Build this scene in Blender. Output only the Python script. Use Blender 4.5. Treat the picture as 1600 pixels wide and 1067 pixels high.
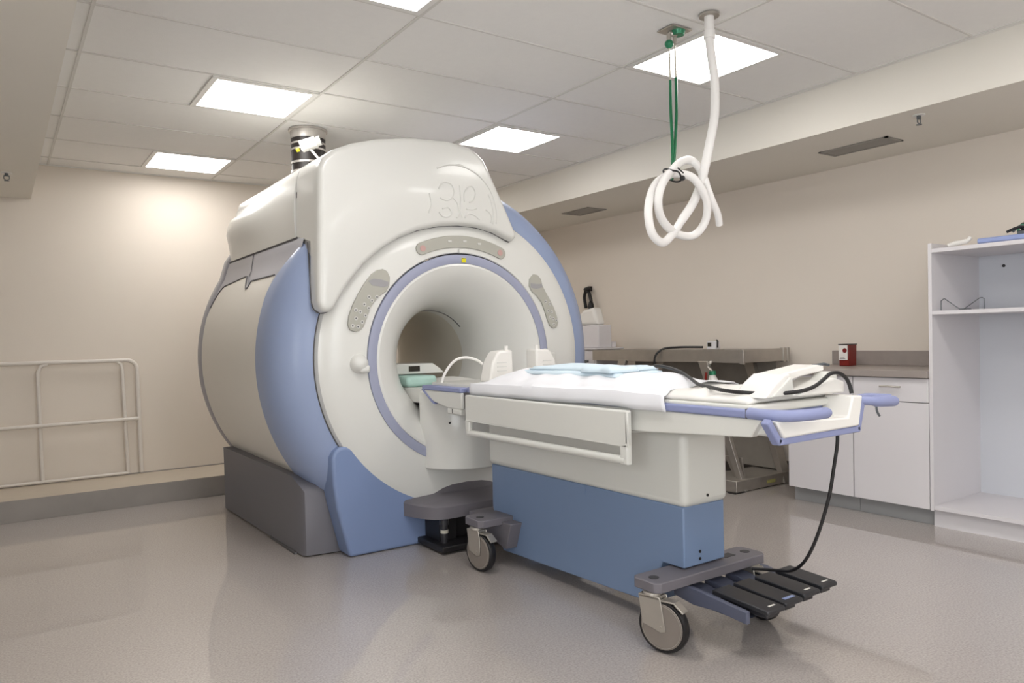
import bpy, bmesh, math, random
from mathutils import Vector, Matrix
random.seed(7)
for o in list(bpy.data.objects): bpy.data.objects.remove(o)
S = bpy.context.scene
COL = S.collection
PI = math.pi
sin, cos, rad = math.sin, math.cos, math.radians

# ------------------------------------------------------------------ camera, light, exposure
cam_d = bpy.data.cameras.new('camera'); cam = bpy.data.objects.new('camera', cam_d); COL.objects.link(cam)
yaw, pit, roll = .6056, -.0243, -.0242
Fv = Vector((sin(yaw)*cos(pit), cos(yaw)*cos(pit), sin(pit)))
Rv = Vector((cos(yaw), -sin(yaw), 0)); Uv = Rv.cross(Fv)
R2 = Rv*cos(roll) + Uv*sin(roll); U2 = -Rv*sin(roll) + Uv*cos(roll)
M = Matrix((R2, U2, -Fv)).transposed().to_4x4(); M.translation = (0, 0, 1.17)
cam.matrix_world = M
cam_d.sensor_width = 36; cam_d.lens = 1164.4/1600*36; cam_d.shift_y = 21.3/1600
cam_d.clip_start = .05
S.camera = cam
S.view_settings.view_transform = 'Standard'; S.view_settings.look = 'None'
S.view_settings.exposure = 0.27; S.view_settings.gamma = 1
W = bpy.data.worlds.new('world'); S.world = W; W.use_nodes = True
W.node_tree.nodes['Background'].inputs[0].default_value = (.8, .85, .9, 1)
W.node_tree.nodes['Background'].inputs[1].default_value = .1
LAMP = 10.4            # strength of the ceiling light panels
LAMP_REAR = 12.5
WINDOW_FILL = 4.2           # glow of the unseen near-end windows, added as fill light

# ------------------------------------------------------------------ materials
def srgb(r, g, b):
    f = lambda c: (c/255/12.92) if c/255 <= .04045 else ((c/255+.055)/1.055)**2.4
    return (f(r), f(g), f(b), 1)
def mat(name, col, rough=.5, metal=0, coat=0, var=.03, scale=8, bump=0, bscale=200, emit=None, spec=.5, trans=0, alpha=1):
    m = bpy.data.materials.new(name); m.use_nodes = True
    N = m.node_tree.nodes; L = m.node_tree.links; b = N['Principled BSDF']
    tc = N.new('ShaderNodeTexCoord'); nz = N.new('ShaderNodeTexNoise'); nz.inputs['Scale'].default_value = scale
    nz.inputs['Detail'].default_value = 4
    L.new(tc.outputs['Object'], nz.inputs['Vector'])
    rp = N.new('ShaderNodeMix'); rp.data_type = 'RGBA'
    c = srgb(*col)
    rp.inputs['A'].default_value = tuple(max(0, x*(1-var)) for x in c[:3]) + (1,)
    rp.inputs['B'].default_value = tuple(min(1, x*(1+var)) for x in c[:3]) + (1,)
    L.new(nz.outputs['Fac'], rp.inputs['Factor']); L.new(rp.outputs['Result'], b.inputs['Base Color'])
    b.inputs['Roughness'].default_value = rough; b.inputs['Metallic'].default_value = metal
    b.inputs['Coat Weight'].default_value = coat; b.inputs['Coat Roughness'].default_value = .08
    b.inputs['Specular IOR Level'].default_value = spec
    if trans: b.inputs['Transmission Weight'].default_value = trans
    if bump:
        n2 = N.new('ShaderNodeTexNoise'); n2.inputs['Scale'].default_value = bscale
        L.new(tc.outputs['Object'], n2.inputs['Vector'])
        bp = N.new('ShaderNodeBump'); bp.inputs['Strength'].default_value = bump; bp.inputs['Distance'].default_value = .002
        L.new(n2.outputs['Fac'], bp.inputs['Height']); L.new(bp.outputs['Normal'], b.inputs['Normal'])
    if emit:
        b.inputs['Emission Color'].default_value = emit[0]; b.inputs['Emission Strength'].default_value = emit[1]
    return m
def floor_mat():
    m = bpy.data.materials.new('speckled_vinyl'); m.use_nodes = True
    N = m.node_tree.nodes; L = m.node_tree.links; b = N['Principled BSDF']
    tc = N.new('ShaderNodeTexCoord')
    def ramp(src, pts):
        r = N.new('ShaderNodeValToRGB'); e = r.color_ramp.elements
        while len(e) < len(pts): e.new(.5)
        for i, (p, c) in enumerate(pts): e[i].position = p; e[i].color = c
        L.new(src, r.inputs['Fac']); return r
    n1 = N.new('ShaderNodeTexNoise'); n1.inputs['Scale'].default_value = 130; n1.inputs['Detail'].default_value = 5
    n2 = N.new('ShaderNodeTexNoise'); n2.inputs['Scale'].default_value = 1.1; n2.inputs['Detail'].default_value = 3
    v = N.new('ShaderNodeTexVoronoi'); v.inputs['Scale'].default_value = 95
    for n in (n1, n2, v): L.new(tc.outputs['Object'], n.inputs['Vector'])
    r1 = ramp(n1.outputs['Fac'], [(.35, srgb(162, 154, 149)), (.5, srgb(178, 170, 165)), (.65, srgb(190, 183, 178))])
    r2 = ramp(v.outputs['Distance'], [(.0, (1, 1, 1, 1)), (.16, (1, 1, 1, 1)), (.24, (0, 0, 0, 1))])
    r3 = ramp(n2.outputs['Fac'], [(.3, (.94, .93, .92, 1)), (.7, (1.0, 1.0, 1.0, 1))])
    sh = N.new('ShaderNodeMix'); sh.data_type = 'RGBA'; sh.blend_type = 'MULTIPLY'; sh.inputs['Factor'].default_value = 1
    L.new(r1.outputs['Color'], sh.inputs['A']); L.new(r3.outputs['Color'], sh.inputs['B'])
    mx = N.new('ShaderNodeMix'); mx.data_type = 'RGBA'
    mt = N.new('ShaderNodeMath'); mt.operation = 'MULTIPLY'; mt.inputs[1].default_value = .3
    L.new(r2.outputs['Color'], mt.inputs[0]); L.new(mt.outputs[0], mx.inputs['Factor'])
    L.new(sh.outputs['Result'], mx.inputs['A']); mx.inputs['B'].default_value = srgb(205, 200, 196)
    L.new(mx.outputs['Result'], b.inputs['Base Color'])
    b.inputs['Roughness'].default_value = .36
    b.inputs['Coat Weight'].default_value = 1.0; b.inputs['Coat Roughness'].default_value = .02
    b.inputs['Coat IOR'].default_value = 1.45
    n3 = N.new('ShaderNodeTexNoise'); n3.inputs['Scale'].default_value = 7; L.new(tc.outputs['Object'], n3.inputs['Vector'])
    bp = N.new('ShaderNodeBump'); bp.inputs['Strength'].default_value = .012; bp.inputs['Distance'].default_value = .002
    L.new(n3.outputs['Fac'], bp.inputs['Height']); L.new(bp.outputs['Normal'], b.inputs['Coat Normal'])
    return m
def stripe_mat(name, c1, c2):
    m = mat(name, c1, .5, var=.2, scale=3)
    return m
MT = dict(
    floor=floor_mat(),
    wall=mat('beige_wall_paint', (229, 219, 207), .6, var=.02, scale=2, bump=.12, bscale=90),
    wallw=mat('white_wall_paint', (238, 236, 232), .7, var=.01),
    pane=mat('added_fill_glass', (230, 235, 240), .4, var=0, emit=((.93, .97, 1, 1), WINDOW_FILL)),  # glowing surface of the assumed windows, there to brighten the room
    soffit=mat('cream_soffit_paint', (230, 225, 215), .6, var=.02, scale=2),
    tile=mat('ceiling_tile', (240, 238, 235), .9, var=.02, scale=30, bump=.3, bscale=220),
    tbar=mat('ceiling_grid_bar', (218, 215, 210), .6, var=.02),
    cove=mat('grey_vinyl_cove', (152, 146, 141), .45, var=.22, scale=4),
    covedark=mat('dark_vinyl_cove', (104, 96, 90), .45, var=.1, scale=5),
    ledge=mat('ledge_top_vinyl', (196, 184, 168), .5, var=.05),
    panel=mat('lit_diffuser', (255, 253, 248), .5, var=0, emit=((1, .98, .95, 1), LAMP)),
    panel_rear=mat('lit_diffuser_cool', (255, 253, 250), .5, var=0, emit=((1, .98, .965, 1), LAMP_REAR)),
    lframe=mat('white_lamp_frame', (232, 230, 226), .4, var=.01),
    white=mat('scanner_white_plastic', (222, 221, 216), .32, coat=.35, var=.012, scale=3),
    side=mat('scanner_side_panel', (228, 223, 214), .45, var=.012, scale=3),
    bore=mat('bore_liner', (205, 199, 186), .4, var=.02),
    blue=mat('scanner_blue_plastic', (148, 162, 194), .42, coat=.15, var=.015, scale=3),
    blue2=mat('scanner_skirt_blue', (126, 144, 182), .42, coat=.15, var=.015, scale=3),  # darker than the ring's blue, partly shade put into the colour
    tagy=mat('faded_yellow_tag', (172, 168, 104), .5, var=.05),
    bluegrey=mat('scanner_greyblue_ring', (158, 162, 184), .45, var=.015, scale=3),
    shell=mat('scanner_grey_shell', (158, 157, 164), .42, coat=.1, var=.02, scale=3),
    base=mat('scanner_dark_base', (112, 110, 116), .5, var=.03, scale=4),
    greyp=mat('control_panel_grey', (176, 174, 164), .4, var=.02),
    greyd=mat('control_panel_rest', (158, 156, 158), .4, var=.02),
    btn=mat('button_pale', (206, 205, 200), .4, var=.02),
    btnk=mat('button_mark_dark', (98, 97, 100), .5, var=.02),
    red=mat('button_red', (196, 158, 152), .4, var=.05),
    redd=mat('sharps_red', (122, 28, 20), .3, var=.1, scale=20),
    yellow=mat('yellow_sticker', (224, 214, 20), .5, var=.02),
    black=mat('black_rubber', (24, 22, 24), .45, var=.1, scale=30),
    blackp=mat('black_pedal_plastic', (44, 44, 48), .4, var=.1, scale=30),
    navy=mat('pedal_arm_bluegrey', (86, 90, 108), .4, var=.05),
    tblue=mat('table_blue_paint', (118, 138, 170), .45, var=.02, scale=3),
    twhite=mat('table_white_paint', (218, 217, 211), .38, coat=.1, var=.012, scale=3),
    purple=mat('table_periwinkle_trim', (140, 147, 186), .45, var=.03, scale=6),
    plate=mat('base_plate_grey', (112, 108, 114), .5, var=.03, scale=10),
    metal=mat('satin_metal', (182, 176, 168), .38, metal=.7, var=.06, scale=20),
    steel=mat('stainless_steel', (186, 180, 172), .34, metal=.75, var=.15, scale=12),
    wheel=mat('caster_disc_grey', (140, 131, 124), .5, metal=.3, var=.05, scale=20),
    sheet=mat('white_sheet_fabric', (234, 234, 238), .9, var=.01, scale=5, bump=.3, bscale=500),
    gown=mat('pale_blue_fabric', (214, 230, 240), .9, var=.02, scale=8, bump=.3, bscale=500),
    pad=mat('white_pad_vinyl', (236, 233, 228), .5, var=.015, scale=6),
    teal=mat('teal_pad_fabric', (172, 204, 194), .7, var=.2, scale=9),
    cab=mat('white_laminate', (222, 218, 220), .38, var=.01, scale=2),
    cabin=mat('white_melamine', (214, 216, 222), .5, var=.01, scale=2),
    kick=mat('grey_toe_kick', (160, 160, 160), .5, var=.02),
    counter=mat('grey_stone_laminate', (158, 148, 142), .35, var=.12, scale=14),
    gap=mat('dark_seam', (92, 90, 92), .7, var=.02),
    vent=mat('grey_vent_metal', (150, 146, 140), .5, metal=.2, var=.03),
    ventd=mat('vent_dark_slot', (84, 81, 78), .7, var=.03),
    rail=mat('cream_rail_paint', (226, 219, 211), .35, var=.03, scale=6),
    green=mat('green_tube', (22, 104, 66), .35, var=.1, scale=20),
    greenm=mat('green_fitting', (46, 128, 92), .35, metal=.2, var=.3, scale=60),
    hose=mat('white_corrugated_hose', (236, 233, 230), .5, var=.01),
    clear=mat('clear_tube', (196, 192, 178), .3, var=.05),
    duct=mat('duct_black_band', (38, 32, 30), .4, var=.1, scale=12),
    foil=mat('duct_foil', (205, 200, 195), .3, metal=.6, var=.1, scale=12),
    paperw=mat('white_label', (232, 228, 222), .6, var=.01),
    ink=mat('dark_ink', (60, 58, 60), .6, var=.02),
    sky=mat('light_blue_board', (150, 164, 208), .5, var=.04),
    platform=mat('platform_grey', (150, 144, 136), .45, metal=.2, var=.12, scale=14),
    wire=mat('grey_wire', (96, 100, 104), .4, metal=.4, var=.05),
    glassd=mat('dark_display', (46, 42, 36), .2, var=.05),
)

# ------------------------------------------------------------------ mesh building
class MB:
    def __init__(s): s.v = []; s.f = []
    def add(s, vs, fs):
        n = len(s.v); s.v += [tuple(v) for v in vs]; s.f += [tuple(i+n for i in f) for f in fs]; return s
    def box(s, x0, x1, y0, y1, z0, z1):
        return s.add([(x0,y0,z0),(x1,y0,z0),(x1,y1,z0),(x0,y1,z0),(x0,y0,z1),(x1,y0,z1),(x1,y1,z1),(x0,y1,z1)],
                     [(0,3,2,1),(4,5,6,7),(0,1,5,4),(1,2,6,5),(2,3,7,6),(3,0,4,7)])
    def prism(s, pts, ax, a, b):
        # pts are 2D outlines; ax 'y' -> (x,z) ; 'x' -> (y,z) ; 'z' -> (x,y)
        def mk(p, t): return (p[0], t, p[1]) if ax == 'y' else (t, p[0], p[1]) if ax == 'x' else (p[0], p[1], t)
        n = len(pts); vs = [mk(p, a) for p in pts] + [mk(p, b) for p in pts]
        fs = [tuple(range(n)), tuple(range(2*n-1, n-1, -1))] + [(i, i+n, (i+1) % n+n, (i+1) % n) for i in range(n)]
        return s.add(vs, fs)
    def tube(s, pts, r, seg=12, caps=True, flat=1):
        pts = [Vector(p) for p in pts]; n = len(pts); rs = r if isinstance(r, (list, tuple)) else [r]*n
        t = (pts[1]-pts[0]).normalized(); up = Vector((0, 0, 1)) if abs(t.z) < .9 else Vector((1, 0, 0))
        a = t.cross(up).normalized(); vs = []
        for i, p in enumerate(pts):
            if i == 0: tt = pts[1]-p
            elif i == n-1: tt = p-pts[i-1]
            else: tt = (pts[i+1]-p).normalized() + (p-pts[i-1]).normalized()
            tt = tt.normalized() if tt.length > 1e-9 else t
            a = (a - tt*a.dot(tt)).normalized(); b = tt.cross(a)
            for k in range(seg):
                an = 2*PI*k/seg; vs.append(p + a*cos(an)*rs[i] + b*sin(an)*rs[i]*flat)
        fs = [(i*seg+k, i*seg+(k+1) % seg, (i+1)*seg+(k+1) % seg, (i+1)*seg+k) for i in range(n-1) for k in range(seg)]
        if caps: fs += [tuple(range(seg-1, -1, -1)), tuple((n-1)*seg+k for k in range(seg))]
        return s.add(vs, fs)
    def cyl(s, c, d, r, h, seg=24, r2=None):
        c = Vector(c); d = Vector(d).normalized()
        return s.tube([c, c+d*h], [r, r if r2 is None else r2], seg)
    def lathe_y(s, prof, cx, cz, a0=0, a1=360, seg=96, close=False):
        n = len(prof); full = abs(a1-a0) >= 360; m = seg if full else seg+1
        vs = []
        for k in range(m):
            an = rad(a0+(a1-a0)*k/seg)
            for (r, y) in prof: vs.append((cx+r*cos(an), y, cz+r*sin(an)))
        fs = []
        for k in range(seg):
            k2 = (k+1) % m
            for i in range(n-1 if not close else n):
                j = (i+1) % n
                fs.append((k*n+i, k2*n+i, k2*n+j, k*n+j))
        if close and not full: fs += [tuple(range(n)), tuple((m-1)*n+i for i in range(n-1, -1, -1))]
        return s.add(vs, fs)
    def lathe_x(s, c, prof, seg=40):
        n = len(prof)
        vs = [(c[0]+dx, c[1]+q*cos(2*PI*k/seg), c[2]+q*sin(2*PI*k/seg)) for k in range(seg) for q, dx in prof]
        return s.add(vs, [(k*n+i, ((k+1) % seg)*n+i, ((k+1) % seg)*n+i+1, k*n+i+1) for k in range(seg) for i in range(n-1)])
    def ball(s, c, r, seg=16, rings=10):
        rx, ry, rz = r if isinstance(r, (list, tuple)) else (r, r, r); vs = [(c[0], c[1], c[2]+rz)]
        for i in range(1, rings):
            t = PI*i/rings
            for k in range(seg):
                p = 2*PI*k/seg; vs.append((c[0]+rx*sin(t)*cos(p), c[1]+ry*sin(t)*sin(p), c[2]+rz*cos(t)))
        vs.append((c[0], c[1], c[2]-rz)); fs = [(0, 1+k, 1+(k+1) % seg) for k in range(seg)]
        for i in range(rings-2):
            for k in range(seg): fs.append((1+i*seg+k, 1+(i+1)*seg+k, 1+(i+1)*seg+(k+1) % seg, 1+i*seg+(k+1) % seg))
        l = len(vs)-1; b = 1+(rings-2)*seg
        fs += [(l, b+(k+1) % seg, b+k) for k in range(seg)]
        return s.add(vs, fs)
    def grid(s, fn, nu, nv):
        vs = [fn(i/(nu-1), j/(nv-1)) for j in range(nv) for i in range(nu)]
        fs = [(j*nu+i, j*nu+i+1, (j+1)*nu+i+1, (j+1)*nu+i) for j in range(nv-1) for i in range(nu-1)]
        return s.add(vs, fs)
    def build(s, name, m, parent=None, bev=0, bseg=2, smooth=True, sub=0, solid=0, label=None, ang=35):
        me = bpy.data.meshes.new(name)
        off = parent['_w'] if parent is not None and '_w' in parent else (0, 0, 0)
        me.from_pydata([(v[0]-off[0], v[1]-off[1], v[2]-off[2]) for v in s.v], [], s.f)
        bm = bmesh.new(); bm.from_mesh(me); bmesh.ops.remove_doubles(bm, verts=bm.verts, dist=1e-6)
        bmesh.ops.recalc_face_normals(bm, faces=bm.faces); bm.to_mesh(me); bm.free()
        me.materials.append(MT[m] if isinstance(m, str) else m)
        if smooth:
            for p in me.polygons: p.use_smooth = True
            try: me.set_sharp_from_angle(angle=rad(ang))
            except Exception: pass
        o = bpy.data.objects.new(name, me); COL.objects.link(o)
        if parent is not None:
            o.parent = parent; o['_w'] = tuple(off)
        else:
            o['_w'] = (0., 0., 0.)
        if solid:
            q = o.modifiers.new('solid', 'SOLIDIFY'); q.thickness = solid; q.offset = 0
        if bev:
            q = o.modifiers.new('bevel', 'BEVEL'); q.width = bev; q.segments = bseg; q.limit_method = 'ANGLE'; q.angle_limit = rad(40)
            q.harden_normals = False
        if sub:
            q = o.modifiers.new('sub', 'SUBSURF'); q.levels = sub; q.render_levels = sub
        if label: o['label'] = label
        return o
def thing(name, label, cat, loc=(0, 0, 0), group=None):
    o = bpy.data.objects.new(name, None); COL.objects.link(o); o.location = loc; o['_w'] = tuple(float(x) for x in loc)
    o.empty_display_size = .1; return tag(o, label, cat, group)
def tag(o, label, cat, group=None):
    o['label'] = label; o['category'] = cat
    if group: o['group'] = group
    return o
def struct(name, mb, m, **k):
    o = mb.build(name, m, **k); o['kind'] = 'structure'; return o
def smoothpath(pts, n=6):
    P = [Vector(p) for p in pts]; out = []
    for i in range(len(P)-1):
        p0 = P[max(i-1, 0)]; p1 = P[i]; p2 = P[i+1]; p3 = P[min(i+2, len(P)-1)]
        for k in range(n):
            t = k/n
            out.append(.5*((2*p1)+(p2-p0)*t+(2*p0-5*p1+4*p2-p3)*t*t+(3*p1-p0-3*p2+p3)*t**3))
    out.append(P[-1]); return out

# ------------------------------------------------------------------ room shell
XW, YB, XL, YF, CH = 5.06, 6.915, -1.5, -2.6, 2.61
struct('floor', MB().box(XL-.1, XW+.1, YF-.1, YB+.1, -.06, 0), 'floor', smooth=False)
struct('wall_right', MB().box(XW, XW+.1, YF, YB, 0, CH+.1), 'wall', smooth=False)
struct('wall_back', MB().box(XL-.1, XW+.1, YB, YB+.1, 0, CH+.1), 'wall', smooth=False)
struct('wall_left', MB().box(XL-.1, XL, YF, YB, 0, CH+.1), 'wallw', smooth=False)
struct('wall_front', MB().box(XL-.1, XW+.1, YF-.1, YF, 0, CH+.1), 'wallw', smooth=False)
def window(n, x0, x1):  # assumed window in the unseen front wall, added for ambient fill
    w = struct('window_%d' % n, MB().box(x0, x1, YF, YF+.02, .75, 2.15), 'pane', smooth=False)
    m = MB().box(x0-.06, x1+.06, YF, YF+.05, 2.15, 2.21).box(x0-.06, x1+.06, YF, YF+.07, .69, .75).box(x0-.06, x0, YF, YF+.05, .75, 2.15).box(x1, x1+.06, YF, YF+.05, .75, 2.15).box((x0+x1)/2-.02, (x0+x1)/2+.02, YF, YF+.04, .75, 2.15)
    m.build('window_frame', 'lframe', w, smooth=False)
window(1, 1.0, 2.2)
w2 = struct('window_2', MB().box(XL, XL+.02, -1.9, .9, .75, 2.1), 'pane', smooth=False)  # second assumed window, unseen, adds fill from the left
MB().box(XL, XL+.05, -1.96, .96, 2.1, 2.16).box(XL, XL+.07, -1.96, .96, .69, .75).box(XL, XL+.05, -1.96, -1.9, .75, 2.1).box(XL, XL+.05, .9, .96, .75, 2.1).box(XL, XL+.04, -.52, -.48, .75, 2.1).build('window_frame', 'lframe', w2, smooth=False)
struct('ceiling', MB().box(XL-.1, XW+.1, YF-.1, YB+.1, CH+.004, CH+.1), 'tile', smooth=False)
SX, SZ = 4.075, 2.335
struct('trim_1', MB().box(SX, XW, YF, YB, SZ, CH+.003), 'soffit', smooth=False)          # soffit along right wall
struct('trim_2', MB().box(XL, .265, YF, YB, SZ, CH+.003), 'soffit', smooth=False)        # soffit along left wall
X0, Y0, T = 1.606, 2.974, .61
g = MB()
for k in (-2, 0, 2): g.box(X0+k*T-.007, X0+k*T+.007, YF, YB, CH-.002, CH+.004)
for k in range(-9, 7):
    g.box(.265, SX, Y0+k*T-.006, Y0+k*T+.006, CH-.0015, CH+.004)
g.box(SX-.035, SX-.029, YF, YB, CH-.003, CH+.004)
struct('trim_3', g, 'tbar', smooth=False)
g = MB().box(SX-.03, SX, YF, YB, CH-.003, CH+.004).box(.265, .285, YF, YB, CH-.003, CH+.004).box(.285, SX-.03, YB-.022, YB, CH-.003, CH+.004)
struct('trim_4', g, 'lframe', smooth=False)
# sloped duct cover along the foot of the back wall
struct('trim_5', MB().prism([(6.035, 0), (YB, 0), (YB, .103), (6.05, .148)], 'x', XL, 3.2), 'ledge', smooth=False)
struct('trim_6', MB().box(XL, 3.2, 6.03, 6.0345, 0, .149), 'cove', smooth=False)
struct('trim_7', MB().box(XL, 3.2, YB-.012, YB, .1, .112), 'cove', smooth=False)
struct('baseboard_right', MB().box(XW-.012, XW, 3.2, YB, 0, .15), 'covedark', smooth=False)
struct('baseboard_left', MB().box(XL, XL+.012, YF, 6.02, 0, .12), 'cove', smooth=False)

# ------------------------------------------------------------------ ceiling lights
def light(c, r, label, rear=False):
    x0, y0 = X0+c*T, Y0+r*T
    t = thing('ceiling_light', label, 'ceiling light', (x0+T/2, y0+T/2, CH), 'square ceiling light panels')
    e = .042; f = MB(); x1, y1 = x0+T, y0+T; z0, z1 = CH-.006, CH+.003
    a = .012
    f.box(x0+a, x1-a, y0+a, y0+e, z0, z1).box(x0+a, x1-a, y1-e, y1-a, z0, z1).box(x0+a, x0+e, y0+e, y1-e, z0, z1).box(x1-e, x1-a, y0+e, y1-e, z0, z1)
    f.build('frame', 'lframe', t, smooth=False)
    MB().box(x0+e-.002, x1-e+.002, y0+e-.002, y1-e+.002, z0+.001, z1).build('diffuser', 'panel_rear' if rear else 'panel', t, smooth=False)
light(2, -1, 'large bright ceiling panel light behind the hanging white hose')
light(-1, 2, 'bright ceiling panel light left of the ceiling duct, nearer of the two on the left')
light(-1, 5, 'bright ceiling panel light farthest back, close to the back wall')
light(2, 2, 'bright ceiling panel light just right of the scanner hood')
light(-1, -1, 'bright ceiling panel light cut off by the top edge of the picture', True)
light(2, 5, 'ceiling panel light hidden behind the scanner hood')
for c, r in ((-1, -4), (2, -4), (-1, -7), (2, -7)): light(c, r, 'ceiling panel light over the near half of the room', True)

# ------------------------------------------------------------------ soffit vents and sprinklers
def vent(x0, x1, y0, y1, label):
    t = thing('ceiling_vent', label, 'vent', ((x0+x1)/2, (y0+y1)/2, SZ), 'grey linear vents in the right soffit')
    MB().box(x0+.01, x1-.01, y0+.01, y1-.01, SZ-.003, SZ-.0005).build('backing', 'ventd', t, smooth=False)
    f = MB(); e = .018
    f.box(x0, x1, y0, y0+e, SZ-.008, SZ-.0005).box(x0, x1, y1-e, y1, SZ-.008, SZ-.0005).box(x0, x0+e, y0, y1, SZ-.008, SZ-.0005).box(x1-e, x1, y0, y1, SZ-.008, SZ-.0005)
    f.build('frame', 'vent', t, smooth=False)
    s = MB(); n = 6
    for i in range(n):
        x = x0+e+(x1-x0-2*e)*(i+.5)/n
        s.prism([(x-.012, SZ-.003), (x+.004, SZ-.007), (x+.006, SZ-.006), (x-.01, SZ-.002)], 'y', y0+e, y1-e)
    s.build('slats', 'vent', t, smooth=False)
vent(4.49, 4.68, 2.43, 2.89, 'grey linear vent in soffit, larger and nearer, beside the sprinkler')
vent(4.47, 4.70, 5.19, 5.57, 'grey linear vent in soffit, small and far, just right of the blue ring')
def sprinkler(x, y, label, m='metal'):
    t = thing('sprinkler_head', label, 'sprinkler', (x, y, SZ), 'sprinkler heads')
    MB().cyl((x, y, SZ), (0, 0, -1), .032, .005).build('escutcheon', 'lframe', t)
    b = MB().cyl((x, y, SZ-.005), (0, 0, -1), .011, .018).tube([(x-.014, y, SZ-.02), (x-.016, y, SZ-.04), (x, y, SZ-.052)], .003, 8)
    b.tube([(x+.014, y, SZ-.02), (x+.016, y, SZ-.04), (x, y, SZ-.052)], .003, 8).box(x-.016, x+.016, y-.004, y+.004, SZ-.025, SZ-.018)
    b.build('head', 'wire', t); MB().cyl((x, y, SZ-.052), (0, 0, -1), .015, .003).build('deflector', 'wire', t)
sprinkler(4.21, 2.1, 'metal sprinkler head under the right soffit beside the large vent')
sprinkler(.098, 5.95, 'brass sprinkler head under the left soffit near the picture edge')

# ------------------------------------------------------------------ MRI scanner
CX, CZ = 2.265, 1.055
sc = thing('mri_scanner', 'large white and blue cylindrical scanner with open bore and tall hood', 'scanner', (CX, 4.8, 0))
# shell cross-section: circle below, steeper shoulder above
def shell_outline(R, zlo, ztop):
    pts = []
    a = math.asin((zlo-CZ)/R)
    a1 = rad(32)
    for i in range(33):
        t = a+(a1-a)*i/32; pts.append((R*cos(t), CZ+R*sin(t)))
    x, z = pts[-1]
    pts += [(x-.018, z+.06), (x-.038, z+.125), (x-.10, z+.22), (.66, CZ+R*.80), (.4, CZ+R*.93), (0, CZ+R*.98)]
    return pts
def shell_band(R, y0, y1, zlo, edge=.0, fwd=0):
    m = MB(); half = shell_outline(R, zlo, 0)
    L = [(-x, z) for x, z in half] + [(x, z) for x, z in reversed(half[:-1])]
    n = len(L); rows = [(y0, 1-edge), (y0+.02, 1), (y1-.02, 1), (y1, 1-edge)]
    def fy(y, x, z):
        if fwd and y < y0+.03 and x < 0 and z > 1.42:
            t = min(1, (z-1.42)/.22); t = t*t*(3-2*t); return y-fwd*t
        return y
    vs = [(CX+x*s, fy(y, x, z), CZ+(z-CZ)*s) for y, s in rows for x, z in L]
    fs = [(j*n+i, j*n+i+1, (j+1)*n+i+1, (j+1)*n+i) for j in range(3) for i in range(n-1)]
    return m.add(vs, fs)
shell_band(1.078, 4.1, 5.62, .36, fwd=.17).build('body_shell', 'shell', sc)
shell_band(1.088, 5.5, 5.64, .40, .012).build('rear_rim', 'shell', sc)
# white side panels
def side_panel(sgn):
    R = 1.087
    def pt(y, z, rr):
        a = math.asin(max(-1, min(1, (z-CZ)/R)))
        return (CX-sgn*rr*cos(a), y, CZ+rr*sin(a))
    ys = [4.19+(5.50-4.19)*i/44 for i in range(45)]
    def ztop(y):
        if y < 4.66: return 1.545
        if y < 4.70: return 1.50
        if y < 4.82: return 1.50+.09*(y-4.70)/.12
        if y < 5.30: return 1.59-.03*(y-4.82)/.48
        return 1.56-.2*((y-5.30)/.2)**2
    m = MB(); nz = 30; n = len(ys); vs = []
    for rr in (R, R-.03):
        for y in ys:
            for k in range(nz):
                vs.append(pt(y, .40+(ztop(y)-.40)*k/(nz-1), rr))
    fs = [(i*nz+k, i*nz+k+1, (i+1)*nz+k+1, (i+1)*nz+k) for i in range(n-1) for k in range(nz-1)]
    o = n*nz
    fs += [(i*nz+nz-1, o+i*nz+nz-1, o+(i+1)*nz+nz-1, (i+1)*nz+nz-1) for i in range(n-1)]
    fs += [(k, k+1, o+k+1, o+k) for k in range(nz-1)] + [((n-1)*nz+k, (n-1)*nz+k+1, o+(n-1)*nz+k+1, o+(n-1)*nz+k) for k in range(nz-1)]
    m.add(vs, fs).build('side_panel', 'side', sc)
    # shadow gap along the top of the panel and vertical seam up to the hood
    p = [pt(y, ztop(y)+.004, R+.001) for y in ys[:-1]]
    MB().tube(p, .005, 8).build('panel_seam', 'gap', sc)
side_panel(1); side_panel(-1)
sh = shell_outline(1.078, .36, 0)
MB().tube([(CX-x-.001, 4.8+.03*i, z) for i, (x, z) in enumerate(sh[-8:-3])], .0035, 8).build('shoulder_seam', 'gap', sc)
# blue front ring
prof = [(.86, 3.86), (.888, 3.832), (.93, 3.835), (.985, 3.855), (1.035, 3.895), (1.07, 3.95), (1.09, 4.03), (1.095, 4.1), (1.095, 4.17), (1.08, 4.19), (1.04, 4.19), (.88, 4.19)]
def ring_mesh():
    m = MB(); n = len(prof); seg = 170; vs = []
    for k in range(seg+1):
        a = -52+284*k/seg; t = max(0, min(1, (168-a)/26)) if a > 90 else 0; t = t*t*(3-2*t)
        for (q, y) in prof:
            yy = y-(y-3.845)*.62*t if q > .95 and 3.845 < y < 4.12 else y
            t2 = max(0, min(1, (160-a)/20)) if a > 90 else 0; t2 = t2*t2*(3-2*t2)
            if y > 4.12: yy = y-.22*t2
            vs.append((CX+q*cos(rad(a)), yy, CZ+q*sin(rad(a))))
    fs = [(k*n+i, (k+1)*n+i, (k+1)*n+i+1, k*n+i+1) for k in range(seg) for i in range(n-1)]
    return m.add(vs, fs)
ring_mesh().build('blue_ring', 'blue', sc)
MB().lathe_y([(.884, 3.833), (.8875, 3.829), (.892, 3.833)], CX, CZ, -40, 220, 120).build('ring_seam', 'gap', sc)
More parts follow.
